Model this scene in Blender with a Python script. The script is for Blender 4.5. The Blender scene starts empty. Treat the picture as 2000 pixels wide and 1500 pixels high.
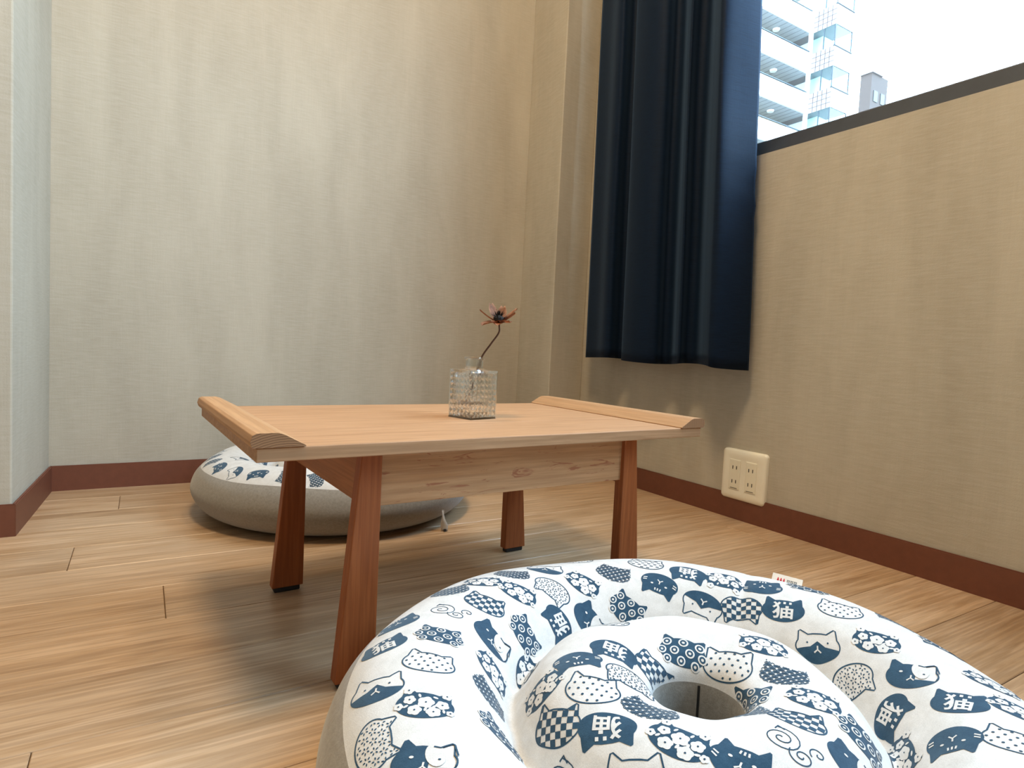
import bpy, bmesh, math, random
import numpy as np
from mathutils import Vector, Matrix
from mathutils.geometry import tessellate_polygon

random.seed(7)
scene = bpy.context.scene
COL = scene.collection

# ------------------------------------------------------------------ camera
F_PX = 1182.776
YAW, PITCH, ROLL = 0.55014286, 0.05557393, 0.04903835
CAM_H = 0.395
cy, sy = math.cos(YAW), math.sin(YAW)
cp, sp = math.cos(PITCH), math.sin(PITCH)
fwd = np.array([sy * cp, cy * cp, -sp])
rgt = np.array([cy, -sy, 0.0])
dwn = np.cross(fwd, rgt)
cr, sr = math.cos(ROLL), math.sin(ROLL)
right = cr * rgt - sr * dwn
down = sr * rgt + cr * dwn
cam = bpy.data.cameras.new('camera')
cam.sensor_width = 36.0
cam.sensor_fit = 'HORIZONTAL'
cam.lens = F_PX / 2000.0 * 36.0
cam.clip_start = 0.01
cam.clip_end = 400
cam_o = bpy.data.objects.new('camera', cam)
m = Matrix.Identity(4)
for i in range(3):
    m[i][0], m[i][1], m[i][2] = right[i], -down[i], -fwd[i]
m[2][3] = CAM_H
cam_o.matrix_world = m
COL.objects.link(cam_o)
scene.camera = cam_o

# ------------------------------------------------------------------ sky, lamps, exposure
SKY = 17.0
LAMP_W = 29.0
world = bpy.data.worlds.new('overcast_sky')
scene.world = world
world.use_nodes = True
bg = world.node_tree.nodes['Background']
bg.inputs[0].default_value = (0.52, 0.75, 1.0, 1)
bg.inputs[1].default_value = SKY

XR, YB, ZC = 1.281, 1.812, 2.40            # right wall, back wall, ceiling
WIN_Y0, WIN_Y1, WIN_Z0, WIN_Z1 = -1.00, 1.16, 0.90, 2.05

pl = bpy.data.lights.new('window_portal', 'AREA')
pl.shape = 'RECTANGLE'
pl.size, pl.size_y = WIN_Y1 - WIN_Y0, WIN_Z1 - WIN_Z0
pl.cycles.is_portal = True
po = bpy.data.objects.new('window_portal', pl)
po.location = (XR + 0.10, (WIN_Y0 + WIN_Y1) / 2, (WIN_Z0 + WIN_Z1) / 2)
po.rotation_euler = (0, math.radians(90), 0)
pl.size, pl.size_y = WIN_Z1 - WIN_Z0, WIN_Y1 - WIN_Y0
COL.objects.link(po)

def ceiling_light(loc, power, size, color):
    l = bpy.data.lights.new('ceiling_light', 'AREA')
    l.shape = 'DISK'
    l.size = size
    l.energy = power
    l.color = color
    o = bpy.data.objects.new('ceiling_light', l)
    o.location = loc
    COL.objects.link(o)
    return o

ceiling_light((0.05, 0.42, ZC - 0.06), LAMP_W, 0.42, (1.0, 0.75, 0.47))
ceiling_light((0.62, 1.02, ZC - 0.06), LAMP_W * 0.28, 0.26, (1.0, 0.73, 0.44))

scene.view_settings.view_transform = 'Standard'
scene.view_settings.look = 'None'
scene.view_settings.gamma = 1.0
scene.view_settings.exposure = 0.14
scene.view_settings.use_curve_mapping = False
scene.cycles.use_denoising = True
scene.cycles.use_adaptive_sampling = True
scene.cycles.adaptive_threshold = 0.03
scene.cycles.max_bounces = 8
scene.cycles.diffuse_bounces = 4
scene.cycles.transmission_bounces = 10
scene.cycles.transparent_max_bounces = 12
scene.cycles.sample_clamp_indirect = 6.0

# ------------------------------------------------------------------ helpers
def finish(o, parent=None, label=None, cat=None, group=None, kind=None):
    if parent is not None:
        o.parent = parent
    if label: o['label'] = label
    if cat: o['category'] = cat
    if group: o['group'] = group
    if kind: o['kind'] = kind
    return o

def mesh_obj(name, verts, faces, mat, parent=None, smooth=False, **kw):
    me = bpy.data.meshes.new(name)
    me.from_pydata([tuple(v) for v in verts], [], [tuple(f) for f in faces])
    me.update()
    if smooth:
        me.polygons.foreach_set('use_smooth', [True] * len(me.polygons))
    for mm in (mat if isinstance(mat, (list, tuple)) else [mat]):
        me.materials.append(mm)
    o = bpy.data.objects.new(name, me)
    COL.objects.link(o)
    return finish(o, parent, **kw)

def bm_obj(name, bm, mat, parent=None, smooth=False, **kw):
    me = bpy.data.meshes.new(name)
    bmesh.ops.recalc_face_normals(bm, faces=bm.faces[:])
    bm.to_mesh(me)
    bm.free()
    if smooth:
        me.polygons.foreach_set('use_smooth', [True] * len(me.polygons))
    for mm in (mat if isinstance(mat, (list, tuple)) else [mat]):
        me.materials.append(mm)
    o = bpy.data.objects.new(name, me)
    COL.objects.link(o)
    return finish(o, parent, **kw)

def empty(name, loc=(0, 0, 0), rz=0.0, **kw):
    o = bpy.data.objects.new(name, None)
    o.empty_display_size = 0.05
    o.location = loc
    o.rotation_euler = (0, 0, rz)
    COL.objects.link(o)
    return finish(o, **kw)

def add_box(bm, lo, hi):
    x0, y0, z0 = lo
    x1, y1, z1 = hi
    v = [bm.verts.new(p) for p in ((x0, y0, z0), (x1, y0, z0), (x1, y1, z0), (x0, y1, z0), (x0, y0, z1), (x1, y0, z1), (x1, y1, z1), (x0, y1, z1))]
    for f in ((0, 3, 2, 1), (4, 5, 6, 7), (0, 1, 5, 4), (1, 2, 6, 5), (2, 3, 7, 6), (3, 0, 4, 7)):
        bm.faces.new([v[i] for i in f])
    return v

def box_obj(name, lo, hi, mat, parent=None, bevel=0.0, seg=2, **kw):
    bm = bmesh.new()
    add_box(bm, lo, hi)
    if bevel:
        bmesh.ops.bevel(bm, geom=bm.edges[:], offset=bevel, segments=seg, affect='EDGES', profile=0.5)
    return bm_obj(name, bm, mat, parent, **kw)

def prism_obj(name, poly, axis, a0, a1, mat, parent=None, bevel=0.0, **kw):
    """extrude polygon (list of 2-D points) along axis 'x','y' or 'z'"""
    def p3(p, a):
        return {'x': (a, p[0], p[1]), 'y': (p[0], a, p[1]), 'z': (p[0], p[1], a)}[axis]
    bm = bmesh.new()
    A = [bm.verts.new(p3(p, a0)) for p in poly]
    B = [bm.verts.new(p3(p, a1)) for p in poly]
    bm.faces.new(A)
    bm.faces.new(B[::-1])
    n = len(poly)
    for i in range(n):
        bm.faces.new((A[i], B[i], B[(i + 1) % n], A[(i + 1) % n]))
    bmesh.ops.recalc_face_normals(bm, faces=bm.faces[:])
    if bevel:
        bmesh.ops.bevel(bm, geom=bm.edges[:], offset=bevel, segments=2, affect='EDGES', profile=0.5)
    return bm_obj(name, bm, mat, parent, **kw)

def catmull(P, n=10):
    P = [np.array(p, float) for p in P]
    Q = [2 * P[0] - P[1]] + P + [2 * P[-1] - P[-2]]
    out = []
    for i in range(1, len(Q) - 2):
        p0, p1, p2, p3 = Q[i - 1:i + 3]
        for k in range(n):
            t = k / n
            out.append(.5 * ((2 * p1) + (-p0 + p2) * t + (2 * p0 - 5 * p1 + 4 * p2 - p3) * t * t + (-p0 + 3 * p1 - 3 * p2 + p3) * t ** 3))
    out.append(P[-1])
    return np.array(out)

# ------------------------------------------------------------------ materials
class NT:
    def __init__(self, name):
        self.m = bpy.data.materials.new(name)
        self.m.use_nodes = True
        self.t = self.m.node_tree
        self.b = self.t.nodes['Principled BSDF']
    def n(self, typ, **kw):
        nd = self.t.nodes.new(typ)
        for k, v in kw.items():
            if k.startswith('i_'):
                nd.inputs[k[2:].replace('_', ' ')].default_value = v
            else:
                setattr(nd, k, v)
        return nd
    def l(self, a, b):
        self.t.links.new(a, b)
    def mapping(self, scale=(1, 1, 1), coord='Object', rnd=False, rot=(0, 0, 0)):
        tc = self.n('ShaderNodeTexCoord')
        mp = self.n('ShaderNodeMapping')
        mp.inputs['Scale'].default_value = scale
        mp.inputs['Rotation'].default_value = rot
        self.l(tc.outputs[coord], mp.inputs['Vector'])
        if rnd:
            oi = self.n('ShaderNodeObjectInfo')
            ml = self.n('ShaderNodeMath', operation='MULTIPLY')
            ml.inputs[1].default_value = 37.0
            self.l(oi.outputs['Random'], ml.inputs[0])
            cb = self.n('ShaderNodeCombineXYZ')
            for k in range(3):
                self.l(ml.outputs[0], cb.inputs[k])
            self.l(cb.outputs[0], mp.inputs['Location'])
        return mp.outputs['Vector']
    def noise(self, vec, scale, detail=4, rough=.6, dist=0.0):
        nd = self.n('ShaderNodeTexNoise')
        nd.inputs['Scale'].default_value = scale
        nd.inputs['Detail'].default_value = detail
        nd.inputs['Roughness'].default_value = rough
        nd.inputs['Distortion'].default_value = dist
        self.l(vec, nd.inputs['Vector'])
        return nd.outputs['Fac']
    def ramp(self, fac, stops):
        r = self.n('ShaderNodeValToRGB')
        el = r.color_ramp.elements
        while len(el) > 1:
            el.remove(el[-1])
        el[0].position, el[0].color = stops[0][0], (*stops[0][1], 1)
        for p, c in stops[1:]:
            e = el.new(p)
            e.color = (*c, 1)
        self.l(fac, r.inputs['Fac'])
        return r.outputs['Color']
    def mix(self, fac, a, b, typ='MIX'):
        x = self.n('ShaderNodeMix', data_type='RGBA', blend_type=typ)
        if isinstance(fac, (int, float)):
            x.inputs['Factor'].default_value = fac
        else:
            self.l(fac, x.inputs['Factor'])
        for s, v in (('A', a), ('B', b)):
            sock = [i for i in x.inputs if i.name == s and i.type == 'RGBA'][0]
            if isinstance(v, tuple):
                sock.default_value = (*v, 1)
            else:
                self.l(v, sock)
        return [o for o in x.outputs if o.type == 'RGBA'][0]
    def bump(self, h, strength=.2, dist=.001, normal=None):
        b = self.n('ShaderNodeBump')
        b.inputs['Strength'].default_value = strength
        b.inputs['Distance'].default_value = dist
        self.l(h, b.inputs['Height'])
        if normal is not None:
            self.l(normal, b.inputs['Normal'])
        return b.outputs['Normal']
    def base(self, c):
        if isinstance(c, tuple):
            self.b.inputs['Base Color'].default_value = (*c, 1)
        else:
            self.l(c, self.b.inputs['Base Color'])
    def normal(self, nrm):
        self.l(nrm, self.b.inputs['Normal'])
    def rough(self, r):
        if isinstance(r, (int, float)):
            self.b.inputs['Roughness'].default_value = r
        else:
            self.l(r, self.b.inputs['Roughness'])

def plain(name, c, rough=.6, noise=0.06, scale=30, spec=.5):
    t = NT(name)
    v = t.mapping()
    f = t.noise(v, scale, 3)
    a = tuple(x * (1 - noise) for x in c)
    b = tuple(min(1, x * (1 + noise)) for x in c)
    t.base(t.ramp(f, [(.3, a), (.7, b)]))
    t.rough(rough)
    t.b.inputs['Specular IOR Level'].default_value = spec
    return t.m

def wallpaper():
    t = NT('woven_wallpaper')
    v = t.mapping()
    big = t.noise(t.mapping((5, 5, 1.1)), 1.6, 5, .6, .4)          # vertical cloudy streaks
    fine_h = t.noise(t.mapping((26, 26, 260)), 1.0, 3, .6)         # horizontal slubs
    fine_v = t.noise(t.mapping((240, 240, 14)), 1.0, 3, .6)        # vertical threads
    grain = t.noise(v, 420, 2)
    c = t.ramp(big, [(.30, (.405, .360, .282)), (.70, (.508, .457, .364))])
    c = t.mix(t.ramp(fine_h, [(.35, (0, 0, 0)), (.75, (.30, .30, .30))]), c, (.60, .565, .49))
    c = t.mix(t.ramp(fine_v, [(.30, (.15, .15, .15)), (.65, (0, 0, 0))]), c, (.40, .36, .29))
    t.base(c)
    a = t.n('ShaderNodeMath', operation='ADD')
    t.l(fine_h, a.inputs[0]); t.l(fine_v, a.inputs[1])
    a2 = t.n('ShaderNodeMath', operation='ADD')
    t.l(a.outputs[0], a2.inputs[0]); t.l(grain, a2.inputs[1])
    t.normal(t.bump(a2.outputs[0], .22, .0012))
    t.rough(.88)
    t.b.inputs['Specular IOR Level'].default_value = .25
    return t.m

def wood(name, stops, axis='x', ring=9.0, fine=1.0, rough=.5, bump=.12, tint=.16, spec=.4, dark=None):
    """long-grain timber; axis = the board's length in its own coordinates"""
    t = NT(name)
    k = {'x': (1.2, 14, 14), 'y': (14, 1.2, 14), 'z': (14, 14, 1.2)}[axis]
    kf = {'x': (8, 260, 260), 'y': (260, 8, 260), 'z': (260, 260, 8)}[axis]
    v = t.mapping(k, rnd=True)
    n1 = t.noise(v, ring * .16, 4, .55, 1.0)
    n2 = t.noise(v, ring * .9, 5, .6, .6)
    fn = t.noise(t.mapping(kf, rnd=True), fine, 2, .5)
    a = t.n('ShaderNodeMath', operation='MULTIPLY_ADD')
    a.inputs[1].default_value = .45
    t.l(n2, a.inputs[0])
    b = t.n('ShaderNodeMath', operation='MULTIPLY')
    b.inputs[1].default_value = .55
    t.l(n1, b.inputs[0])
    t.l(b.outputs[0], a.inputs[2])
    c = t.ramp(a.outputs[0], stops)
    c = t.mix(t.ramp(fn, [(.42, (.34, .34, .34)), (.62, (0, 0, 0))]), c, tuple(x * .62 for x in stops[0][1]))
    oi = t.n('ShaderNodeObjectInfo')
    br = t.ramp(oi.outputs['Random'], [(0, (1 - tint,) * 3), (1, (1, 1, 1))])
    c = t.mix(1.0, c, br, 'MULTIPLY')
    if dark is not None:      # reddish torn-grain marks of the rough-sawn apron
        vv = t.mapping((9, 9, 46), rnd=False)
        g = t.noise(vv, 1.9, 3, .7, 1.6)
        msk = t.ramp(g, [(.60, (0, 0, 0)), (.66, (.75, .75, .75))])
        c = t.mix(msk, c, dark)
    t.base(c)
    t.normal(t.bump(fn, bump, .0006))
    t.rough(rough)
    t.b.inputs['Specular IOR Level'].default_value = spec
    return t.m

def fabric(name, c1, c2, scale=900, rough=.95, bump=.25, sheen=.2, mott=60):
    t = NT(name)
    v = t.mapping()
    f = t.noise(v, mott, 4, .65)
    g = t.noise(v, scale, 2, .6)
    c = t.ramp(f, [(.3, c1), (.7, c2)])
    c = t.mix(t.ramp(g, [(.35, (.30, .30, .30)), (.60, (0, 0, 0))]), c, tuple(x * .72 for x in c1))
    t.base(c)
    t.normal(t.bump(g, bump, .0008))
    t.rough(rough)
    t.b.inputs['Specular IOR Level'].default_value = .15
    t.b.inputs['Sheen Weight'].default_value = sheen
    t.b.inputs['Sheen Roughness'].default_value = .5
    return t.m

M = {}
M['wall'] = wallpaper()
M['ceil'] = plain('ceiling_paper', (.74, .72, .68), .9)
M['plank'] = wood('floor_plank_oak', [(.30, (.34, .195, .098)), (.43, (.53, .345, .195)), (.55, (.65, .455, .290)), (.68, (.49, .310, .168)), (.80, (.62, .430, .260))], 'x', 7, .9, .34, .05, .24, .5)
M['joint'] = plain('plank_joint', (.16, .10, .05), .8)
M['base'] = plain('brown_baseboard', (.155, .050, .026), .5, .08, 60)
M['top'] = wood('cedar_top', [(.30, (.35, .176, .080)), (.50, (.49, .275, .142)), (.70, (.40, .208, .098))], 'x', 10, 1.0, .55, .25, .16, .3)
M['rail'] = wood('cedar_rail', [(.30, (.42, .22, .098)), (.55, (.51, .29, .142)), (.75, (.36, .175, .072))], 'y', 9, 1.0, .55, .25, .10, .3)
M['leg'] = wood('cedar_leg', [(.30, (.26, .066, .017)), (.52, (.37, .108, .031)), (.72, (.29, .078, .021))], 'z', 9, 1.0, .5, .3, .12, .3)
M['apron'] = wood('cedar_apron', [(.28, (.44, .205, .082)), (.50, (.57, .315, .155)), (.72, (.47, .225, .092))], 'x', 8, 1.0, .6, .3, .08, .3, dark=(.30, .09, .04))
M['apron_s'] = wood('cedar_side_apron', [(.30, (.33, .12, .045)), (.52, (.43, .175, .07)), (.72, (.35, .13, .05))], 'y', 8, 1.0, .55, .3, .08, .3)
M['rubber'] = plain('black_rubber', (.012, .011, .011), .7)
M['cover'] = fabric('natural_cotton', (.57, .560, .540), (.68, .670, .650), 1100, mott=70)
M['ink'] = fabric('navy_ink', (.015, .048, .088), (.028, .075, .125), 1100, mott=120)
M['greyfab'] = fabric('grey_jersey', (.235, .212, .180), (.315, .290, .250), 800, mott=220, sheen=.3)
M['thread'] = plain('black_thread', (.01, .01, .01), .9)
M['tagw'] = plain('white_label', (.80, .78, .74), .8)
M['tagr'] = plain('red_label_print', (.62, .03, .06), .8)
M['tagg'] = plain('grey_label_print', (.20, .22, .22), .8)
M['ivory'] = plain('ivory_plastic', (.86, .81, .67), .35, .02)
M['ivory2'] = plain('ivory_insert', (.82, .77, .62), .4, .02)
M['slot'] = plain('socket_slot', (.02, .015, .01), .8)
M['sash'] = plain('dark_window_frame', (.055, .057, .062), .45)
M['stem'] = plain('dried_stem', (.085, .035, .018), .8, .2, 200)
M['petal'] = plain('dried_petal', (.36, .165, .085), .75, .45, 90)
M['seed'] = plain('dark_seed_head', (.012, .009, .008), .95)

def curtain_mat():
    t = NT('navy_curtain_cloth')
    w = t.noise(t.mapping((900, 900, 30)), 1.0, 2)
    h = t.noise(t.mapping((30, 30, 900)), 1.0, 2)
    t.base(t.ramp(h, [(.3, (.0016, .0068, .0185)), (.7, (.0032, .0120, .0300))]))
    a = t.n('ShaderNodeMath', operation='ADD')
    t.l(w, a.inputs[0]); t.l(h, a.inputs[1])
    t.normal(t.bump(a.outputs[0], .15, .0008))
    t.rough(.68)
    t.b.inputs['Specular IOR Level'].default_value = .12
    t.b.inputs['Sheen Weight'].default_value = .10
    t.b.inputs['Sheen Roughness'].default_value = .4
    t.b.inputs['Sheen Tint'].default_value = (.35, .6, 1, 1)
    return t.m
M['curtain'] = curtain_mat()

def glass(name, ior=1.47, tint=(.97, 1, 1), rough=0.0):
    t = NT(name)
    t.base(tint)
    t.b.inputs['Transmission Weight'].default_value = 1.0
    t.b.inputs['IOR'].default_value = ior
    t.rough(rough)
    return t.m
M['glass'] = glass('clear_pressed_glass')
def part_clear(mat, fac):
    nt = mat.node_tree
    out = [n for n in nt.nodes if n.type == 'OUTPUT_MATERIAL'][0]
    tr = nt.nodes.new('ShaderNodeBsdfTransparent')
    tr.inputs[0].default_value = (.96, .99, 1, 1)
    mx = nt.nodes.new('ShaderNodeMixShader')
    mx.inputs[0].default_value = fac
    nt.links.new(nt.nodes['Principled BSDF'].outputs[0], mx.inputs[1])
    nt.links.new(tr.outputs[0], mx.inputs[2])
    nt.links.new(mx.outputs[0], out.inputs[0])
part_clear(M['glass'], .38)

def pane_mat(name, tint, refl=.06):
    m_ = bpy.data.materials.new(name)
    m_.use_nodes = True
    nt = m_.node_tree
    for nd in list(nt.nodes):
        nt.nodes.remove(nd)
    out = nt.nodes.new('ShaderNodeOutputMaterial')
    tr = nt.nodes.new('ShaderNodeBsdfTransparent')
    tr.inputs[0].default_value = (*tint, 1)
    gl = nt.nodes.new('ShaderNodeBsdfGlossy')
    gl.inputs['Roughness'].default_value = .02
    mx = nt.nodes.new('ShaderNodeMixShader')
    lw = nt.nodes.new('ShaderNodeLayerWeight')          # reflection grows towards grazing, both faces alike
    pw = nt.nodes.new('ShaderNodeMath')
    pw.operation = 'POWER'
    pw.inputs[1].default_value = 5.0
    ad = nt.nodes.new('ShaderNodeMath')
    ad.operation = 'MULTIPLY_ADD'
    ad.inputs[1].default_value = .6
    ad.inputs[2].default_value = .03
    nt.links.new(lw.outputs['Facing'], pw.inputs[0])
    nt.links.new(pw.outputs[0], ad.inputs[0])
    nt.links.new(ad.outputs[0], mx.inputs[0])
    nt.links.new(tr.outputs[0], mx.inputs[1])
    nt.links.new(gl.outputs[0], mx.inputs[2])
    nt.links.new(mx.outputs[0], out.inputs[0])
    return m_
M['pane'] = pane_mat('window_glass', (.97, .99, .985))
M['b_white'] = plain('painted_parapet', (.80, .80, .79), .8, .02, 2)
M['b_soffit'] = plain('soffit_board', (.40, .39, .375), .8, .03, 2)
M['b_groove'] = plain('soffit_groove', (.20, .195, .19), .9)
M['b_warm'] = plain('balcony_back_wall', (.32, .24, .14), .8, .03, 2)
M['b_tile'] = plain('pale_tile', (.20, .165, .15), .6, .04, 2)
M['b_grout'] = plain('pink_grout', (.05, .022, .02), .8)
M['b_metal'] = plain('grey_balcony_metal', (.035, .04, .045), .5)
M['b_glass'] = pane_mat('green_balcony_glass', (.84, .93, .93))
M['b_brown'] = plain('brown_tower_wall', (.045, .026, .018), .8, .05, 2)
M['b_lamp'] = plain('white_lamp_cover', (.9, .88, .82), .6)

# ------------------------------------------------------------------ the room
LX, FY = -1.80, -2.60          # left wall, wall behind the camera
COLX0, COLX1, COLY = -0.205, -0.188, 1.442

floor = box_obj('floor', (LX, FY, -0.06), (XR, YB, -0.004), M['joint'], kind='structure')
PITCH_Y, Y_REF = 0.1276, 0.6881
joints = {0: -0.45, 1: -0.62, 2: 0.0333, 3: -0.50, 4: -0.10, 5: -0.38, 6: -0.70, 7: -0.040, 8: -0.9, -1: -0.083, -2: -0.55, -3: -0.30, -4: -0.75}
PL_LEN = 1.818
plank_cache = {}
def plank(x0, x1, y0, y1):
    L, Wd = round(x1 - x0, 4), round(y1 - y0, 4)
    key = (L, Wd)
    if key not in plank_cache:
        bm = bmesh.new()
        add_box(bm, (0, 0, -0.004), (L - .0010, Wd - .0010, 0.0))
        top = [e for e in bm.edges if all(v.co.z > -1e-5 for v in e.verts)]
        bmesh.ops.bevel(bm, geom=top, offset=.0008, segments=1, affect='EDGES')
        o = bm_obj('plank', bm, M['plank'], floor)
        plank_cache[key] = o.data
    else:
        o = bpy.data.objects.new('plank', plank_cache[key])
        COL.objects.link(o)
        o.parent = floor
    o.location = (x0 + .0005, y0 + .0005, 0)
    return o
row = -25
while True:
    y0 = Y_REF + row * PITCH_Y
    y1 = y0 + PITCH_Y
    if y0 >= YB - .002:
        break
    if y1 > FY:
        ya, yb_ = max(y0, FY), min(y1, YB)
        j = joints.get(row, -1.5 + (row * 0.613) % 1.2)
        xs = [LX]
        x = j
        while x > LX + .05:
            x -= PL_LEN
        x += PL_LEN
        while x < XR - .05:
            if x > LX + .05:
                xs.append(x)
            x += PL_LEN
        xs.append(XR)
        for a, b in zip(xs[:-1], xs[1:]):
            plank(a, b, ya, yb_)
    row += 1

box_obj('ceiling', (LX - .1, FY - .1, ZC), (XR + .12, YB + .1, ZC + .1), M['ceil'], kind='structure')
box_obj('wall_back', (LX, YB, -.06), (XR + .12, YB + .1, ZC), M['wall'], kind='structure')
box_obj('wall_front', (LX, FY - .1, -.06), (XR + .12, FY, ZC), M['wall'], kind='structure')
box_obj('wall_left', (LX - .1, FY, -.06), (LX, YB, ZC), M['wall'], kind='structure')
# projecting block of wall on the left of the alcove
prism_obj('wall_recess', [(LX, COLY), (COLX0, COLY), (COLX1, YB), (LX, YB)], 'z', -.003, ZC, M['wall'], bevel=.003, kind='structure')
# boxed-in pillar in the far right corner
prism_obj('wall_corner', [(1.131, 1.615), (XR, 1.6377), (XR, YB), (1.131, YB)], 'z', -.003, ZC, M['wall'], bevel=.003, kind='structure')
# window wall, one shell around the opening
bm = bmesh.new()
T = XR + .12
add_box(bm, (XR, FY, -.06), (T, YB, WIN_Z0))
add_box(bm, (XR, FY, WIN_Z1), (T, YB, ZC))
add_box(bm, (XR, FY, WIN_Z0), (T, WIN_Y0, WIN_Z1))
add_box(bm, (XR, WIN_Y1, WIN_Z0), (T, YB, WIN_Z1))
bm_obj('wall_right', bm, M['wall'], kind='structure')

# window: dark sash frame and panes
win = empty('window_1', (XR + .08, (WIN_Y0 + WIN_Y1) / 2, WIN_Z0), kind='structure')
hy = (WIN_Y1 - WIN_Y0) / 2
hz = WIN_Z1 - WIN_Z0
box_obj('bottom_rail', (-.016, -hy, 0), (.016, hy, .058), M['sash'], win, .003)
box_obj('top_rail', (-.016, -hy, hz - .05), (.016, hy, hz), M['sash'], win, .003)
for y in (-hy, hy - .045):
    box_obj('side_stile', (-.016, y, .058), (.016, y + .045, hz - .05), M['sash'], win, .003)
box_obj('meeting_stile', (-.016, -.03, .058), (.016, .03, hz - .05), M['sash'], win, .003)
for y0, y1 in ((-hy + .045, -.03), (.03, hy - .045)):
    box_obj('window_pane', (-.003, y0, .058), (.003, y1, hz - .05), M['pane'], win)

# baseboards
BH, BT = .0615, .007
def baseboard(name, pts, side):
    """strip of height BH along a polyline, thickness to the room side (unit normal per segment)"""
    bm = bmesh.new()
    (xa, ya), (xb, yb) = pts
    d = np.array([xb - xa, yb - ya]); d /= np.linalg.norm(d)
    n = np.array([-d[1], d[0]]) * side * BT
    q = [(xa, ya), (xb, yb), (xb + n[0], yb + n[1]), (xa + n[0], ya + n[1])]
    A = [bm.verts.new((x, y, 0)) for x, y in q]
    B = [bm.verts.new((x, y, BH)) for x, y in q]
    bm.faces.new(A); bm.faces.new(B)
    for i in range(4):
        bm.faces.new((A[i], A[(i + 1) % 4], B[(i + 1) % 4], B[i]))
    bmesh.ops.recalc_face_normals(bm, faces=bm.faces[:])
    bmesh.ops.bevel(bm, geom=[e for e in bm.edges if all(v.co.z > .01 for v in e.verts)], offset=.002, segments=2, affect='EDGES')
    return bm_obj(name, bm, M['base'], kind='structure')
baseboard('baseboard_back', ((COLX1, YB), (1.131, YB)), -1)
baseboard('baseboard_right', ((XR, FY), (XR, 1.6377)), 1)
baseboard('baseboard_recess', ((COLX0, COLY - .006), (COLX1, YB)), -1)
baseboard('baseboard_left', ((LX, COLY), (COLX0 + .006, COLY)), -1)
baseboard('baseboard_pillar', ((1.131 - .006, 1.615), (XR, 1.6377)), -1)
baseboard('baseboard_corner', ((1.131, 1.612), (1.131, YB)), 1)

# ------------------------------------------------------------------ low table
TA = 0.0457
table = empty('low_table', (0.0956, 0.6225, 0), TA, label='low cedar table with splayed legs and raised end rails', cat='table')
TW, TD, ZB, TH = .6588, .391, .2737, .0146
for k in range(3):
    box_obj('top_plank', (0, k * TD / 3 + .0003, ZB), (TW, (k + 1) * TD / 3 - .0003, ZB + TH), M['top'], table, .0011)
zt = ZB + TH
# end rails: flat top, chamfer towards the middle of the table, overhanging the ends by a few mm
railL = [(-.004, zt), (-.006, zt + .006), (-.004, zt + .0125), (0.0, zt + .0145), (.020, zt + .0145), (.026, zt + .0125), (.047, zt + .0012), (.047, zt)]
prism_obj('end_rail', railL, 'y', -.001, TD + .004, M['rail'], table, .0008)
railR = [(TW - (x - 0), z) for x, z in railL]
prism_obj('end_rail', railR, 'y', -.001, TD + .004, M['rail'], table, .0008)
def end_grain():
    g = NT('end_grain')
    w = g.n('ShaderNodeTexWave', wave_type='RINGS', rings_direction='Y', wave_profile='SAW')
    mp = g.n('ShaderNodeMapping')
    mp.inputs['Location'].default_value = (-.03, 0, -.215)
    tc = g.n('ShaderNodeTexCoord')
    g.l(tc.outputs['Object'], mp.inputs['Vector'])
    g.l(mp.outputs['Vector'], w.inputs['Vector'])
    w.inputs['Scale'].default_value = 130
    w.inputs['Distortion'].default_value = 1.2
    g.base(g.ramp(w.outputs['Fac'], [(.1, (.36, .19, .085)), (.75, (.24, .11, .045)), (.95, (.10, .04, .016))]))
    g.rough(.75)
    return g.m
M['endgrain'] = end_grain()
for poly in (railL, railR):
    prism_obj('end_grain_face', poly, 'y', -.0016, -.0009, M['endgrain'], [o for o in table.children if o.name.startswith('end_rail')][0 if poly is railL else 1])
LXL, LXR_, OV, LT = .0963, .5751, .033, .018
def leg(sx, y0):
    if sx < 0:
        poly = [(LXL, .008), (LXL + .047, .008), (LXL + .047, ZB), (LXL + .023, ZB)]
    else:
        poly = [(LXR_ - .047, .008), (LXR_, .008), (LXR_ - .023, ZB), (LXR_ - .047, ZB)]
    o = prism_obj('leg', poly, 'y', y0, y0 + LT, M['leg'], table, .0012)
    xs = [p[0] for p in poly[:2]]
    box_obj('foot_pad', (min(xs) + .004, y0 + .002, 0), (max(xs) - .004, y0 + LT - .002, .0095), M['rubber'], o, .002)
for sx in (-1, 1):
    for y0 in (OV, TD - OV - LT):
        leg(sx, y0)
AZ = .207
box_obj('apron', (LXL + .030, OV + .007, AZ), (LXR_ - .030, OV + LT, ZB), M['apron'], table, .0008)
box_obj('apron', (LXL + .030, TD - OV - LT, AZ), (LXR_ - .030, TD - OV - .007, ZB), M['apron'], table, .0008)
box_obj('apron', (LXL + .030, OV + LT, AZ), (LXL + .044, TD - OV - LT, ZB), M['apron_s'], table, .0008)
box_obj('apron', (LXR_ - .044, OV + LT, AZ), (LXR_ - .030, TD - OV - LT, ZB), M['apron_s'], table, .0008)

# ------------------------------------------------------------------ ring cushions
CTRL = [(.20, .003), (.262, .006), (.297, .024), (.316, .056), (.312, .085), (.297, .107), (.272, .124), (.236, .131), (.203, .123), (.176, .100), (.160, .077), (.149, .089), (.133, .111), (.110, .124), (.087, .127), (.065, .123), (.0465, .114), (.0385, .098), (.0365, .060), (.037, .018)]
PR = catmull(CTRL, 12)
PS = np.concatenate([[0], np.cumsum(np.linalg.norm(np.diff(PR, axis=0), axis=1))])
S_SEAM, S_VALLEY, S_RIM, S_END = PS[60], PS[120], PS[204], PS[-1]
RM = .317

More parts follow.
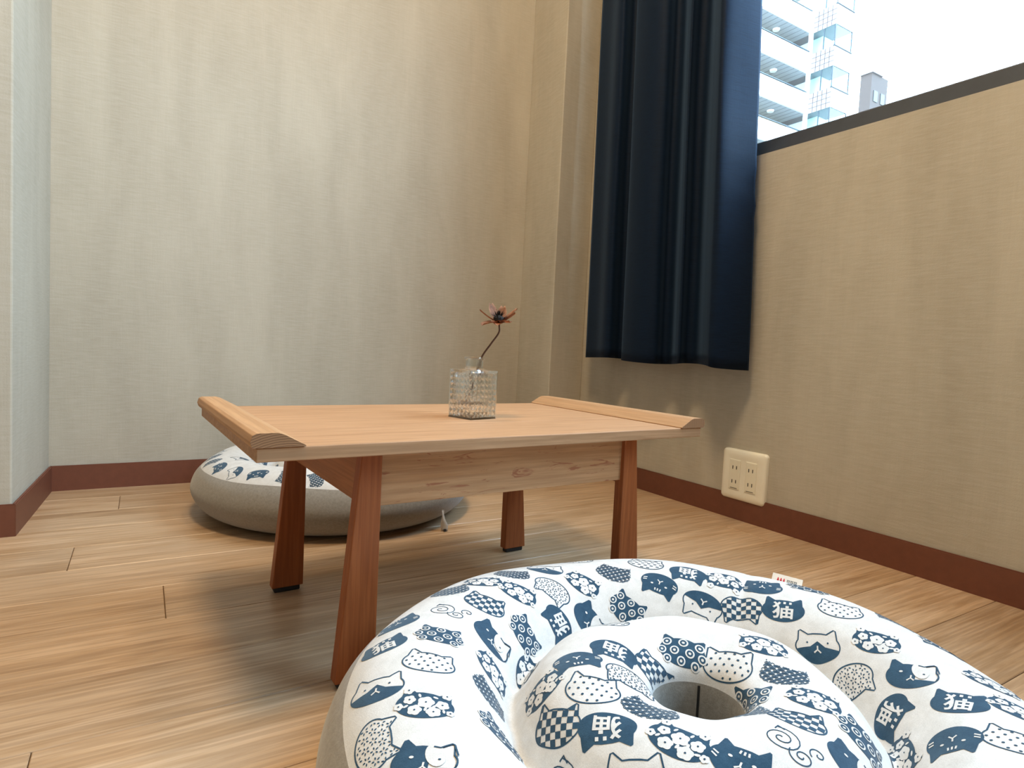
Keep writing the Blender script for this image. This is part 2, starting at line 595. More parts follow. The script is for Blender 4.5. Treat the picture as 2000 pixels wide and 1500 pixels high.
class Cushion:
    def __init__(self, off, seam, ph):
        self.off, self.seam, self.ph = off, seam, ph
    def pos(self, s, th):
        s = np.asarray(s, float); th = np.asarray(th, float)
        r = np.interp(s, PS, PR[:, 0]); z = np.interp(s, PS, PR[:, 1])
        w = np.clip((s - .10) / .10, 0, 1) * np.clip((S_RIM - s) / .05, 0, 1)
        ring = np.exp(-((s - .285) / .05) ** 2)
        ang = lambda t0: (th - t0 + np.pi) % (2 * np.pi) - np.pi
        z = z + w * (.0022 * np.sin(3 * th + self.ph) + .0015 * np.sin(7 * th + 2 * self.ph))
        z = z - ring * .0045 * np.exp(-(ang(self.seam) / .035) ** 2)
        z = z - ring * .0030 * np.exp(-(ang(self.seam + np.pi) / .035) ** 2)
        v = np.exp(-((s - S_VALLEY) / .022) ** 2)
        z = z + v * .0022 * np.sin(17 * th + 3 * np.sin(2 * th)) + v * .0015 * np.sin(29 * th)
        r = r + w * .0025 * np.sin(2 * th + self.ph * 1.7)
        k = 1 - r / RM
        return np.stack([self.off[0] * k + r * np.cos(th), self.off[1] * k + r * np.sin(th), z], -1)
    def on(self, s, th, h):
        p = self.pos(s, th)
        e = 1e-3
        a = self.pos(s + e, th) - self.pos(s - e, th)
        b = self.pos(s, th + e * 4) - self.pos(s, th - e * 4)
        n = np.cross(b, a)
        n /= np.linalg.norm(n, axis=-1)[..., None] + 1e-12
        return p + n * np.asarray(h)[..., None]
    def patch(self, name, sidx, nth, mat, parent, off=0.0, close_bottom=False):
        th = np.linspace(0, 2 * np.pi, nth, endpoint=False)
        s = PS[sidx]
        P = self.on(s[:, None] + 0 * th, th + 0 * s[:, None], off + 0 * s[:, None] + 0 * th)
        V = P.reshape(-1, 3)
        Fc = []
        for i in range(len(s) - 1):
            for j in range(nth):
                a = i * nth + j; b = i * nth + (j + 1) % nth
                Fc.append((a, b, b + nth, a + nth))
        V = list(map(tuple, V))
        if close_bottom:
            V.append((0, 0, .003))
            c = len(V) - 1
            Fc += [(c, (j + 1) % nth, j) for j in range(nth)]
        return mesh_obj(name, V, Fc, mat, parent, True)

# ---- printed motifs: outlines in units of half the head's width
def cat_head(n=40):
    """wide head with two ears, y up"""
    pts = []
    for k in range(n):
        t = math.radians(128 + 284 * k / (n - 1))         # from left of left ear round the chin to right
        pts.append((math.cos(t), .66 * math.sin(t) - .06))
    # right ear, crown, left ear (going back to the start)
    ear = [(.80, .72), (.72, .76), (.40, .52), (.18, .55), (-.18, .55), (-.40, .52), (-.72, .76), (-.80, .72)]
    pts = [p for p in pts if not (p[1] > .33)]
    return pts + ear
HEAD = cat_head()
def inside(p, poly):
    x, y = p
    c = False
    n = len(poly)
    for i in range(n):
        x1, y1 = poly[i]; x2, y2 = poly[i - 1]
        if (y1 > y) != (y2 > y) and x < (x2 - x1) * (y - y1) / (y2 - y1) + x1:
            c = not c
    return c
def clip_rect(poly, x0, x1, y0, y1):
    def clip(P, f, inter):
        out = []
        for i in range(len(P)):
            a, b = P[i - 1], P[i]
            fa, fb = f(a), f(b)
            if fa and fb: out.append(b)
            elif fa and not fb: out.append(inter(a, b))
            elif fb: out += [inter(a, b), b]
        return out
    ix = lambda c: (lambda a, b: (c, a[1] + (b[1] - a[1]) * (c - a[0]) / (b[0] - a[0])))
    iy = lambda c: (lambda a, b: (a[0] + (b[0] - a[0]) * (c - a[1]) / (b[1] - a[1]), c))
    P = poly
    for f, it in ((lambda p: p[0] >= x0, ix(x0)), (lambda p: p[0] <= x1, ix(x1)), (lambda p: p[1] >= y0, iy(y0)), (lambda p: p[1] <= y1, iy(y1))):
        if not P: return []
        P = clip(P, f, it)
    return P
def ell(cx, cy_, rx, ry, n=12, rot=0.0):
    c, s = math.cos(rot), math.sin(rot)
    return [(cx + rx * math.cos(t) * c - ry * math.sin(t) * s, cy_ + rx * math.cos(t) * s + ry * math.sin(t) * c) for t in (2 * math.pi * k / n for k in range(n))]
def stroke(path, w, closed=False):
    """list of quads along a path"""
    out = []
    n = len(path)
    nb = []
    for i in range(n):
        a = path[(i - 1) % n] if (closed or i > 0) else path[i]
        b = path[(i + 1) % n] if (closed or i < n - 1) else path[i]
        dx, dy = b[0] - a[0], b[1] - a[1]
        l = math.hypot(dx, dy) or 1
        nb.append((-dy / l * w, dx / l * w))
    for i in range(n if closed else n - 1):
        j = (i + 1) % n
        p, q, u, v = path[i], path[j], nb[i], nb[j]
        out.append([(p[0] + u[0], p[1] + u[1]), (p[0] - u[0], p[1] - u[1]), (q[0] - v[0], q[1] - v[1]), (q[0] + v[0], q[1] + v[1])])
    return out
def glyph_tris(ch):
    cu = bpy.data.curves.new('glyph', 'FONT')
    cu.body = ch
    cu.offset = .018
    cu.resolution_u = 2
    o = bpy.data.objects.new('glyph', cu)
    COL.objects.link(o)
    dg = bpy.context.evaluated_depsgraph_get()
    me = o.evaluated_get(dg).to_mesh()
    me.calc_loop_triangles()
    V = np.array([v.co[:2] for v in me.vertices]) if len(me.vertices) else np.zeros((0, 2))
    tr = [tuple(t.vertices) for t in me.loop_triangles]
    o.evaluated_get(dg).to_mesh_clear()
    bpy.data.objects.remove(o)
    bpy.data.curves.remove(cu)
    if not len(V):
        return []
    lo, hi = V.min(0), V.max(0)
    V = (V - (lo + hi) / 2) / (hi - lo).max()
    return [[tuple(V[i]) for i in t] for t in tr]
KANJI = glyph_tris('猫')

OUT_W = .029
def flower5(cx, cy_, r, rot):
    pts = []
    for k in range(30):
        t = 2 * math.pi * k / 30
        pts.append((cx + r * (.80 + .20 * abs(math.cos(2.5 * (t - rot)))) * math.cos(t), cy_ + r * (.80 + .20 * abs(math.cos(2.5 * (t - rot)))) * math.sin(t)))
    return pts
def mouth(cx, cy_, k):
    return stroke([(cx, cy_ + .13 * k), (cx, cy_)], .026 * k) + stroke([(cx - .12 * k, cy_ - .10 * k), (cx, cy_), (cx + .12 * k, cy_ - .10 * k)], .026 * k)
def motif(kind, rng):
    """(layer, polygon) list; layer 1 navy, 2 cloth colour over navy, 3 navy over cloth"""
    L = []
    A = lambda lay, P: L.extend((lay, p) for p in P)
    if kind == 'kanji':
        L.append((1, HEAD))
        A(2, [[(x * 1.02 , y * .98 - .06) for x, y in t] for t in KANJI])
    elif kind == 'tiger':
        L.append((1, HEAD))
        for s in (-1, 1):
            L.append((2, ell(s * .38, .08, .075, .05)))
            for q in (0, 1):
                A(2, stroke([(s * (.70 + .0 * q), -.08 - .14 * q), (s * .90, -.03 - .13 * q)], .03))
        for q in (-1, 0, 1):
            A(2, stroke([(q * .13, .44), (q * .15, .30)], .035))
        A(2, mouth(0, -.12, 1.2))
    elif kind == 'flower':
        L.append((1, HEAD))
        spots = [(.02, .05, .30), (-.55, .12, .22), (.58, .02, .24), (-.30, -.36, .25), (.33, -.40, .26), (-.68, .58, .20), (.66, .58, .20), (-.86, -.22, .17), (.88, -.34, .15)]
        for x, y, r in spots:
            L.append((2, flower5(x, y, r, rng.random() * 2)))
            L.append((3, ell(x, y, .035, .035, 8)))
        for x, y in ((-.25, .36), (.30, .36), (-.62, -.20), (.05, -.30), (.66, -.30), (.32, -.12)):
            L.append((2, ell(x, y, .10, .05, 8, rng.random() * 3)))
    elif kind == 'rings':
        L.append((1, HEAD))
        for i, y in enumerate((-.50, -.08, .34)):
            for x in ((-.66, 0, .66) if i % 2 == 0 else (-.88, -.33, .33, .88)):
                L.append((2, ell(x, y, .20, .20, 18)))
                A(3, [[a, b, c, d] for a, b, c, d in stroke(ell(x, y, .10, .10, 14), .035, True)])
    elif kind in ('dots', 'dash', 'petals', 'checker', 'hachi', 'bicolor'):
        A(1, stroke(HEAD, OUT_W, True))
        if kind in ('dots', 'dash'):
            for i in range(5):
                for j in range(6):
                    x = -.85 + j * .34 + (.17 if i % 2 else 0); y = -.58 + i * .26
                    if inside((x, y), HEAD) and inside((x * 1.1, y * 1.12), HEAD):
                        if kind == 'dots':
                            L.append((1, ell(x, y, .055, .045, 9, rng.random())))
                        else:
                            A(1, stroke([(x - .09, y), (x + .09, y)], .04))
        elif kind == 'petals':
            for i in range(5):
                for j in range(6):
                    cx = -.9 + j * .40 + (.2 if i % 2 else 0); cyy = -.62 + i * .29
                    for q in range(5):
                        t = q * 1.2566 + i
                        x, y = cx + .11 * math.cos(t), cyy + .10 * math.sin(t)
                        if inside((x * 1.08, y * 1.1), HEAD):
                            L.append((1, ell(x, y, .052, .028, 7, t)))
        elif kind == 'checker':
            q = .235
            for i in range(-5, 5):
                for j in range(-4, 4):
                    if (i + j) % 2 == 0:
                        P = clip_rect(HEAD, i * q, i * q + q, j * q + .02, j * q + q + .02)
                        if len(P) > 2: L.append((1, P))
        elif kind == 'hachi':
            tri = [(0, .22), (.30, -.02), (.95, -.20), (.95, -.8), (-.95, -.8), (-.95, -.20), (-.30, -.02)]
            low = clip_rect(HEAD, -1.2, 1.2, -1, -.02)
            poly = [(0, .20)] + [(.34, -.06)] + [(.955, -.18)]
            chin = [p for p in HEAD if p[1] < -.16]
            chin.sort(key=lambda p: -math.atan2(p[1] + .06, p[0]) % (2 * math.pi))
            L.append((1, poly + chin + [(-.955, -.18), (-.34, -.06)]))
            for s in (-1, 1):
                L.append((1, ell(s * .46, .13, .045, .045, 8)))
            A(2, mouth(0, -.18, 1.3))
        else:
            patch = clip_rect(HEAD, -1.2, .16, -1.2, 1.2)
            L.append((1, patch))
            right_low = clip_rect(HEAD, .16, 1.2, -1.2, -.28)
            if len(right_low) > 2: L.append((1, right_low))
            L.append((2, ell(.30, .22, .30, .48, 20, .45)))
            A(3, stroke([p for p in HEAD if p[0] > .1 and p[1] > -.25 and p[1] < .33], OUT_W) + stroke([p for p in HEAD if p[0] > .1 and p[1] > .33], OUT_W))
            A(3, stroke([(.983, .25), (.80, .72)], OUT_W))
            L.append((2, ell(-.42, .12, .075, .05)))
            L.append((3, ell(.46, .04, .05, .035, 8)))
            A(2, mouth(0, -.22, 1.2))
    elif kind == 'waves':
        q = .34
        for i in range(-3, 4):
            for j in range(-5, 6):
                cx = i * q * 1.0 + (q / 2 if j % 2 else 0); cyy = j * .17
                for r in (.17, .12, .07):
                    path = [(cx + r * math.cos(t), cyy + r * math.sin(t)) for t in (math.pi * k / 7 for k in range(8))]
                    run = []
                    for p in path + [None]:
                        if p is not None and inside(p, HEAD):
                            run.append(p)
                        else:
                            if len(run) > 1: A(1, stroke(run, .017))
                            run = []
    elif kind == 'swirl':
        def spiral(cx, cyy, r, turns, ph, sgn=1):
            return [(cx + r * (k / 40) * math.cos(ph + sgn * turns * 2 * math.pi * k / 40) * 1.25, cyy + r * (k / 40) * math.sin(ph + sgn * turns * 2 * math.pi * k / 40)) for k in range(3, 41)]
        for cx, cyy, r, tn, ph, sg in ((-.35, .12, .55, 2.3, 0, 1), (.40, -.22, .34, 1.7, 1, -1), (.85, .22, .25, 1.3, 2.2, 1)):
            A(1, stroke(spiral(cx, cyy, r, tn, ph, sg), .020))
        A(1, stroke([(-.62, .50), (-.55, .72), (-.30, .60)], OUT_W))
    return L

def split_tri(t, mx):
    st, out = [t], []
    while st:
        a, b, c = st.pop()
        e = [math.dist(a, b), math.dist(b, c), math.dist(c, a)]
        k = max(range(3), key=lambda i: e[i])
        if e[k] <= mx:
            out.append((a, b, c))
            continue
        p, q, r = ((a, b, c), (b, c, a), (c, a, b))[k]
        mid = ((p[0] + q[0]) / 2, (p[1] + q[1]) / 2)
        st += [(p, mid, r), (mid, q, r)]
    return out

def build_print(cush, items, parent, half=.0222, seed=1, fine=True):
    rng = random.Random(seed)
    SS, TT, HH, MI = [], [], [], []
    for kind, s0, t0, ang in items:
        r0 = float(np.interp(s0, PS, PR[:, 0]))
        ca, sa = math.cos(math.radians(ang)), math.sin(math.radians(ang))
        for lay, poly in motif(kind, rng):
            if len(poly) < 3:
                continue
            if len(poly) == 3:
                tris = [poly]
            elif len(poly) == 4:
                tris = [[poly[0], poly[1], poly[2]], [poly[0], poly[2], poly[3]]]
            else:
                tris = [[poly[i] for i in t] for t in tessellate_polygon([[Vector((x, y, 0)) for x, y in poly]])]
            for t in tris:
                ar = (t[1][0] - t[0][0]) * (t[2][1] - t[0][1]) - (t[2][0] - t[0][0]) * (t[1][1] - t[0][1])
                if abs(ar) < 1e-7: continue
                if ar < 0: t = [t[0], t[2], t[1]]
                for u in split_tri(tuple(map(tuple, t)), .20 if fine else .4):
                    P = []
                    for x, y in u:
                        a = (x * ca + y * sa) * half
                        b = (-x * sa + y * ca) * half
                        P.append((s0 + b, a))
                    if min(p[0] for p in P) < S_SEAM + .001 or max(p[0] for p in P) > S_RIM - .002:
                        continue
                    for s, a in P:
                        rr = float(np.interp(s, PS, PR[:, 0]))
                        SS.append(s); TT.append(t0 + a / (0.5 * rr + 0.5 * r0)); HH.append((0, .00030, .00055, .00080)[lay])
                    MI.append(1 if lay == 2 else 0)
    V = cush.on(np.array(SS), np.array(TT), np.array(HH))
    nf = len(MI)
    o = mesh_obj('printed_cats', V, np.arange(nf * 3).reshape(-1, 3).tolist(), [M['ink'], M['cover']], parent)
    o.data.polygons.foreach_set('material_index', MI)
    o['label'] = 'navy printed cat faces'
    return o

def pts_of(items):
    r = [float(np.interp(s, PS, PR[:, 0])) for _, s, _, _ in items]
    return r

KINDS = ['kanji', 'tiger', 'flower', 'rings', 'dots', 'petals', 'checker', 'hachi', 'bicolor', 'waves', 'flower', 'swirl', 'dash']
def fill_items(items, seed, gap=.056):
    """add motifs over the rest of the cover, keeping clear of those already placed"""
    rng = random.Random(seed)
    items = list(items)
    for s0 in (.222, .275, .325, .378, .425, .468):
        r = float(np.interp(s0, PS, PR[:, 0]))
        n = max(3, int(2 * math.pi * r / .060))
        o = rng.random() * 6
        for k in range(n):
            t = (o + k * 2 * math.pi / n) % (2 * math.pi)
            s = s0 + rng.uniform(-.004, .004)
            ok = True
            for _, s1, t1, _ in items:
                dt = (t - t1 + math.pi) % (2 * math.pi) - math.pi
                rm = float(np.interp((s + s1) / 2, PS, PR[:, 0]))
                if math.hypot(s - s1, dt * rm) < gap * 1.0:
                    ok = False
                    break
            if ok:
                items.append((rng.choice(KINDS), s, t, rng.choice((0, 180)) + rng.uniform(-60, 60) + math.degrees(t)))
    return items

FRONT_ITEMS = [('checker', 0.2837, 2.094, -107),
    ('flower', 0.2894, 1.846, -122),
    ('petals', 0.2978, 1.619, 59),
    ('flower', 0.2922, 1.392, -128),
    ('waves', 0.2808, 1.178, -145),
    ('dash', 0.2607, 0.973, -162),
    ('hachi', 0.2545, 1.532, -141),
    ('dots', 0.2267, 1.3, -157),
    ('waves', 0.2545, 1.741, -132),
    ('flower', 0.2514, 1.924, -128),
    ('waves', 0.2355, 2.081, -126),
    ('swirl', 0.2636, 2.286, -105),
    ('kanji', 0.3361, 1.697, 82),
    ('bicolor', 0.3389, 1.444, -114),
    ('rings', 0.3308, 1.156, -136),
    ('tiger', 0.3007, 0.912, 22),
    ('tiger', 0.2213, 2.4, -122),
    ('rings', 0.2722, 2.505, -95),
    ('bicolor', 0.3159, 2.295, -86),
    ('rings', 0.3335, 2.003, -91),
    ('kanji', 0.224, 2.583, -110),
    ('dots', 0.2693, 2.727, -82),
    ('flower', 0.3308, 2.505, -74),
    ('flower', 0.3649, 2.182, -29),
    ('waves', 0.3308, 2.71, -68),
    ('hachi', 0.2267, 2.836, -82),
    ('flower', 0.2607, 2.967, -68),
    ('rings', 0.325, 3.024, -52),
    ('bicolor', 0.2418, 3.181, -52),
    ('petals', 0.2187, 3.041, 9),
    ('swirl', 0.3841, 3.172, -8),
    ('tiger', 0.4355, 2.574, 84),
    ('petals', 0.4786, 2.758, 117),
    ('kanji', 0.4648, 2.304, 82),
    ('checker', 0.503, 1.763, -113),
    ('flower', 0.4096, 2.74, -102),
    ('dots', 0.4399, 2.985, -60),
    ('waves', 0.4585, 3.395, -17),
    ('kanji', 0.431, 3.32, 142),
    ('checker', 0.3994, 3.033, -47),
    ('hachi', 0.4096, 3.526, -22),
    ('kanji', 0.2808, 0.764, 8),
    ('flower', 0.2808, 0.554, 0),
    ('tiger', 0.2751, 0.397, 171),
    ('rings', 0.2418, 0.201, 164),
    ('hachi', 0.322, 0.659, 15),
    ('checker', 0.3159, 0.467, -9),
    ('kanji', 0.3036, 0.231, 166),
    ('dots', 0.2722, 0.0, 154),
    ('waves', 0.224, 6.139, -28),
    ('flower', 0.467, 0.004, 141),
    ('hachi', 0.328, 6.266, 152),
    ('flower', 0.2894, 6.048, 148),
    ('rings', 0.2213, 5.956, -35),
    ('petals', 0.3389, 6.004, -64),
    ('bicolor', 0.2978, 5.803, 139),
    ('flower', 0.2386, 5.694, 135),
    ('kanji', 0.3389, 5.707, -102),
    ('kanji', 0.2865, 5.55, 124),
    ('tiger', 0.3097, 5.336, -73),
    ('dots', 0.2693, 5.301, 110),
    ('flower', 0.3525, 5.459, -178),
    ('rings', 0.4954, 0.886, -160),
    ('dots', 0.4935, 0.188, 164),
    ('waves', 0.4693, 5.768, 128),
    ('tiger', 0.5179, 0.572, 14),
    ('rings', 0.4973, 5.803, 129),
    ('flower', 0.4544, 5.293, 104),
    ('waves', 0.4935, 4.695, 48),
    ('checker', 0.4524, 4.843, 76),
    ('swirl', 0.4399, 4.529, 54),
    ('rings', 0.4096, 5.123, 104),
    ('flower', 0.4377, 3.831, 11),
    ('tiger', 0.4333, 4.198, 34),
    ('flower', 0.2482, 5.511, 125),
    ('bicolor', 0.4072, 4.922, 80)]

def relax(items, dmin=.0425):
    q = [[k, s, t_, a] for k, s, t_, a in items]
    for it in range(40):
        for i in range(len(q)):
            for j in range(i):
                rm = float(np.interp((q[i][1] + q[j][1]) / 2, PS, PR[:, 0]))
                dt = ((q[i][2] - q[j][2] + math.pi) % (2 * math.pi) - math.pi) * rm
                ds = q[i][1] - q[j][1]
                d = math.hypot(ds, dt) or 1e-6
                if d < dmin:
                    f = (dmin - d) * .25 / d
                    q[i][1] += ds * f * .6; q[j][1] -= ds * f * .6
                    q[i][2] += dt * f / rm; q[j][2] -= dt * f / rm
    return [tuple(x) for x in q]

def make_cushion(loc, off, seam, ph, items, seed, rz=0.0, **kw):
    root = empty('ring_cushion', loc, rz, **kw)
    c = Cushion(off, seam, ph)
    nth = 288
    c.patch('grey_side', np.arange(0, 61, 2), nth, M['greyfab'], root, 0.0, True)
    top = c.patch('printed_cover', np.arange(60, 205, 1), nth, M['cover'], root)
    slv = c.patch('hole_sleeve', np.arange(204, len(PS), 2), 96, M['greyfab'], root)
    build_print(c, items, top, seed=seed)
    return root, c, top, slv

cushA, CA, topA, slvA = make_cushion((.422, .3625, 0), (-.012, -.026), .464, 0.6, fill_items(relax(FRONT_ITEMS), 5), 3,
    label='large ring cushion with navy cat print in the foreground', cat='cushion', group='ring cushions')
cushB, CB, topB, slvB = make_cushion((.409, 1.452, 0), (.0, .0), -.9, 2.1, fill_items([], 11), 4,
    label='ring cushion on the floor behind the low table, against the back wall', cat='cushion', group='ring cushions')
# the stitched seam inside the centre hole
def hole_seam(c, parent, th0):
    s = np.linspace(S_RIM + .002, S_END - .004, 14)
    V, Fc = [], []
    for k, ss in enumerate(s):
        for dt in (-.03, .03):
            V.append(tuple(c.on(ss, th0 + dt, .0005)))
    for k in range(len(s) - 1):
        Fc.append((2 * k, 2 * k + 1, 2 * k + 3, 2 * k + 2))
    mesh_obj('stitched_seam', V, Fc, M['thread'], parent)
hole_seam(CA, slvA, .70)
# folded maker's label sewn into the outer seam
def maker_tag(c, root, th, w=.036, h=.0135):
    base = c.pos(S_SEAM + .006, th)
    e_t = np.array([-math.sin(th), math.cos(th), 0])
    e_r = np.array([math.cos(th), math.sin(th), 0])
    up = np.array([0, 0, 1.0]) * .85 + e_r * .5
    up /= np.linalg.norm(up)
    nrm = np.cross(up, e_t)
    if nrm @ e_r > 0: nrm = -nrm
    def P(u, v, d): return tuple(base + e_t * u + up * v + nrm * d)
    u_ = w / 2
    V = [P(-u_, -.006, .0006), P(u_, -.006, .0006), P(u_, h, .0006), P(-u_, h, .0006), P(-u_, -.006, -.0006), P(u_, -.006, -.0006), P(u_, h, -.0006), P(-u_, h, -.0006)]
    t = mesh_obj('maker_tag', V, [(0, 1, 2, 3), (7, 6, 5, 4), (0, 4, 5, 1), (1, 5, 6, 2), (2, 6, 7, 3), (3, 7, 4, 0)], M['tagw'], root)
    def quads(name, rects, mat):
        VV, FF = [], []
        for x0, y0, x1, y1, sk in rects:
            k = len(VV)
            VV += [P(-x0, y0, .0010), P(-x1, y0, .0010), P(-x1 - sk, y1, .0010), P(-x0 - sk, y1, .0010)]
            FF.append((k, k + 1, k + 2, k + 3))
        mesh_obj(name, VV, FF, mat, t)
    mm = .001
    # red mark: three slanted peaked letters, then small grey characters
    red = []
    for k in range(3):
        x = (-12 + 3.6 * k) * mm
        red += [(x, 3 * mm, x + 1.1 * mm, 9 * mm, 1.0 * mm), (x + 2.0 * mm, 3 * mm, x + 3.0 * mm, 8.2 * mm, -.8 * mm), (x + .6 * mm, 5 * mm, x + 2.6 * mm, 6.2 * mm, 0)]
    quads('red_mark', red, M['tagr'])
    grey = []
    for k in range(3):
        x = (0.2 + 4.2 * k) * mm
        grey += [(x, 3 * mm, x + 3.4 * mm, 3.8 * mm, 0), (x, 5.2 * mm, x + 3.4 * mm, 6 * mm, 0), (x, 7.6 * mm, x + 3.4 * mm, 8.4 * mm, 0), (x + .2 * mm, 3 * mm, x + 1 * mm, 8.6 * mm, 0), (x + 2.4 * mm, 3 * mm, x + 3.2 * mm, 8.6 * mm, 0)]
    quads('grey_lettering', grey, M['tagg'])
    t['label'] = 'white maker tag with a red mark'
maker_tag(CA, cushA, .325)
# crumpled care label hanging from the bottom seam of the far cushion
def care_label(root, loc, rz):
    bm = bmesh.new()
    n, mcols = 12, 5
    rows = []
    for i in range(n + 1):
        v = i / n
        rw = []
        for j in range(mcols + 1):
            u = j / mcols - .5
            w = .017 * (.35 + .65 * math.sin(math.pi * min(.95, max(.06, v))) ** .6)
            x = u * w + .0012 * math.sin(9 * v)
            y = -.004 * math.sin(5 * v + 4 * u) - .005 * math.cos(3.4 * u) - .008 * (1 - v)
            rw.append(bm.verts.new((x, y, .002 + .045 * v)))
        rows.append(rw)
    for i in range(n):
        for j in range(mcols):
            bm.faces.new((rows[i][j], rows[i][j + 1], rows[i + 1][j + 1], rows[i + 1][j]))
    geom = bmesh.ops.solidify(bm, geom=bm.faces[:], thickness=.0012)
    o = bm_obj('care_label', bm, M['tagw'], root, True)
    o.location = loc
    o.rotation_euler = (0, 0, rz)
    o['label'] = 'crumpled white care label'
    bm = bmesh.new()
    add_box(bm, (-.0045, -.013, .0005), (.0045, -.009, .0055))
    b = bm_obj('label_end', bm, M['rubber'], o)
th_c = math.atan2(1.212 - 1.452, .533 - .409)
care_label(cushB, (.320 * math.cos(th_c), .320 * math.sin(th_c), 0), th_c + math.pi / 2)

# ------------------------------------------------------------------ glass bottle vase
VASE = (.437, .826, ZB + TH)
vase = empty('glass_bottle_vase', VASE, math.radians(15), label='square diamond-cut clear glass bottle vase on the low table', cat='vase')
def vase_body():
    V, Fc = [], []
    Hh, hw = .0735, .0268
    nu, nv = 6, 8
    # outer side walls with pressed pyramids
    def wall(ax):
        c, s = [(1, 0), (0, 1), (-1, 0), (0, -1)][ax]
        def P(u, v, d):   # u along face, d outward
            x, y = u, -(hw + d)
            return (x * c - y * s, x * s + y * c, v)
        u0, u1, v0, v1 = -hw + .002, hw - .002, .003, Hh - .004
        for i in range(nu):
            for j in range(nv):
                a, b = u0 + (u1 - u0) * i / nu, u0 + (u1 - u0) * (i + 1) / nu
                cc, d = v0 + (v1 - v0) * j / nv, v0 + (v1 - v0) * (j + 1) / nv
                k = len(V)
                V.extend([P(a, cc, -.0012), P(b, cc, -.0012), P(b, d, -.0012), P(a, d, -.0012), P((a + b) / 2, (cc + d) / 2, .0006)])
                Fc.extend([(k, k + 1, k + 4), (k + 1, k + 2, k + 4), (k + 2, k + 3, k + 4), (k + 3, k, k + 4)])
        # plain border around the quilted field
        q = [(-hw + .0016, .0), (hw - .0016, 0), (hw - .0016, Hh), (-hw + .0016, Hh)]
        k = len(V)
        V.extend([P(q[0][0], q[0][1], 0), P(q[1][0], q[1][1], 0), P(q[2][0], q[2][1], 0), P(q[3][0], q[3][1], 0), P(u0, v0, -.0012), P(u1, v0, -.0012), P(u1, v1, -.0012), P(u0, v1, -.0012)])
        Fc.extend([(k, k + 1, k + 5, k + 4), (k + 1, k + 2, k + 6, k + 5), (k + 2, k + 3, k + 7, k + 6), (k + 3, k, k + 4, k + 7)])
    for ax in range(4):
        wall(ax)
    # corner chamfers
    def corner_pts(z):
        e = hw - .0016
        return [(e, -hw, z), (hw, -e, z), (hw, e, z), (e, hw, z), (-e, hw, z), (-hw, e, z), (-hw, -e, z), (-e, -hw, z)]
    lo, hi = corner_pts(0), corner_pts(Hh)
    k = len(V); V.extend(lo + hi)
    for i in (0, 2, 4, 6):
        Fc.append((k + i, k + i + 1, k + 8 + i + 1, k + 8 + i))
    Fc.append(tuple(k + i for i in range(7, -1, -1)))
    # shoulder + neck + lip outside, then inside cavity, as loops of 32
    N = 32
    def ring(r, z, sq=0.0, hwi=None):
        out = []
        for q in range(N):
            t = 2 * math.pi * q / N + math.pi / N
            cx, sx = math.cos(t), math.sin(t)
            rr = r
            if sq:
                rs = hwi / max(abs(cx), abs(sx))
                rr = r * (1 - sq) + rs * sq
            out.append((rr * cx, rr * sx, z))
        return out
    loops = [ring(0, Hh, 1, hw - .0004), ring(.0175, Hh + .0012, .25, .017), ring(.0138, Hh + .0030), ring(.0132, Hh + .006), ring(.0132, Hh + .0150), ring(.0152, Hh + .0162), ring(.0156, Hh + .0180), ring(.0150, Hh + .0198), ring(.0136, Hh + .0200), ring(.0112, Hh + .0180), ring(.0106, Hh + .010), ring(.0108, Hh + .001),
             ring(.014, Hh - .004, .3, .014), ring(0, Hh - .008, .93, hw - .0055), ring(0, .026, .93, hw - .0060), ring(0, .022, .85, hw - .0085)]
    k = len(V)
    for lp in loops:
        V.extend(lp)
    for i in range(len(loops) - 1):
        for q in range(N):
            a = k + i * N + q; b = k + i * N + (q + 1) % N
            Fc.append((a, b, b + N, a + N))
    last = k + (len(loops) - 1) * N
    Fc.append(tuple(last + q for q in range(N)))
    return V, Fc
vv, ff = vase_body()
bm = bmesh.new()
bvs = [bm.verts.new(v) for v in vv]
for f in ff:
    try: bm.faces.new([bvs[i] for i in f])
    except ValueError: pass
bmesh.ops.remove_doubles(bm, verts=bm.verts[:], dist=1e-5)
bm_obj('bottle_body', bm, M['glass'], vase)

# ------------------------------------------------------------------ dried flower
ZV = ZB + TH
flower = empty('dried_flower', (.437, .826, ZV + .024), label='single dried brown flower with dark centre standing in the glass vase', cat='flower')
def tube(name, path, rads, mat, parent, seg=8):
    path = np.array(path, float)
    V, Fc = [], []
    for i, p in enumerate(path):
        d = path[min(i + 1, len(path) - 1)] - path[max(i - 1, 0)]
        d /= np.linalg.norm(d)
        a = np.cross(d, [0.3, .9, .1]); a /= np.linalg.norm(a)
        b = np.cross(d, a)
        for q in range(seg):
            t = 2 * math.pi * q / seg
            V.append(tuple(p + rads[i] * (a * math.cos(t) + b * math.sin(t))))
    n = len(path)
    for i in range(n - 1):
        for q in range(seg):
            a_, b_ = i * seg + q, i * seg + (q + 1) % seg
            Fc.append((a_, b_, b_ + seg, a_ + seg))
    Fc.append(tuple(range(seg - 1, -1, -1)))
    Fc.append(tuple((n - 1) * seg + q for q in range(seg)))
    return mesh_obj(name, V, Fc, mat, parent, True)
rx = np.array([cy, -sy, 0])                       # roughly the picture's horizontal
HZ = .124                                        # flower head above the flower's base
stem_pts = catmull([(-.010 * rx[0], -.010 * rx[1], 0), (.002 * rx[0], .002 * rx[1], .035), (.010 * rx[0], .010 * rx[1], .068), (.024 * rx[0], .024 * rx[1], .091), (.035 * rx[0], .035 * rx[1], .108), (.0355 * rx[0], .0355 * rx[1], .118), (.034 * rx[0], .034 * rx[1], HZ + .004)], 6)
tube('stem', stem_pts, [.0016 - .0004 * i / len(stem_pts) for i in range(len(stem_pts))], M['stem'], flower)
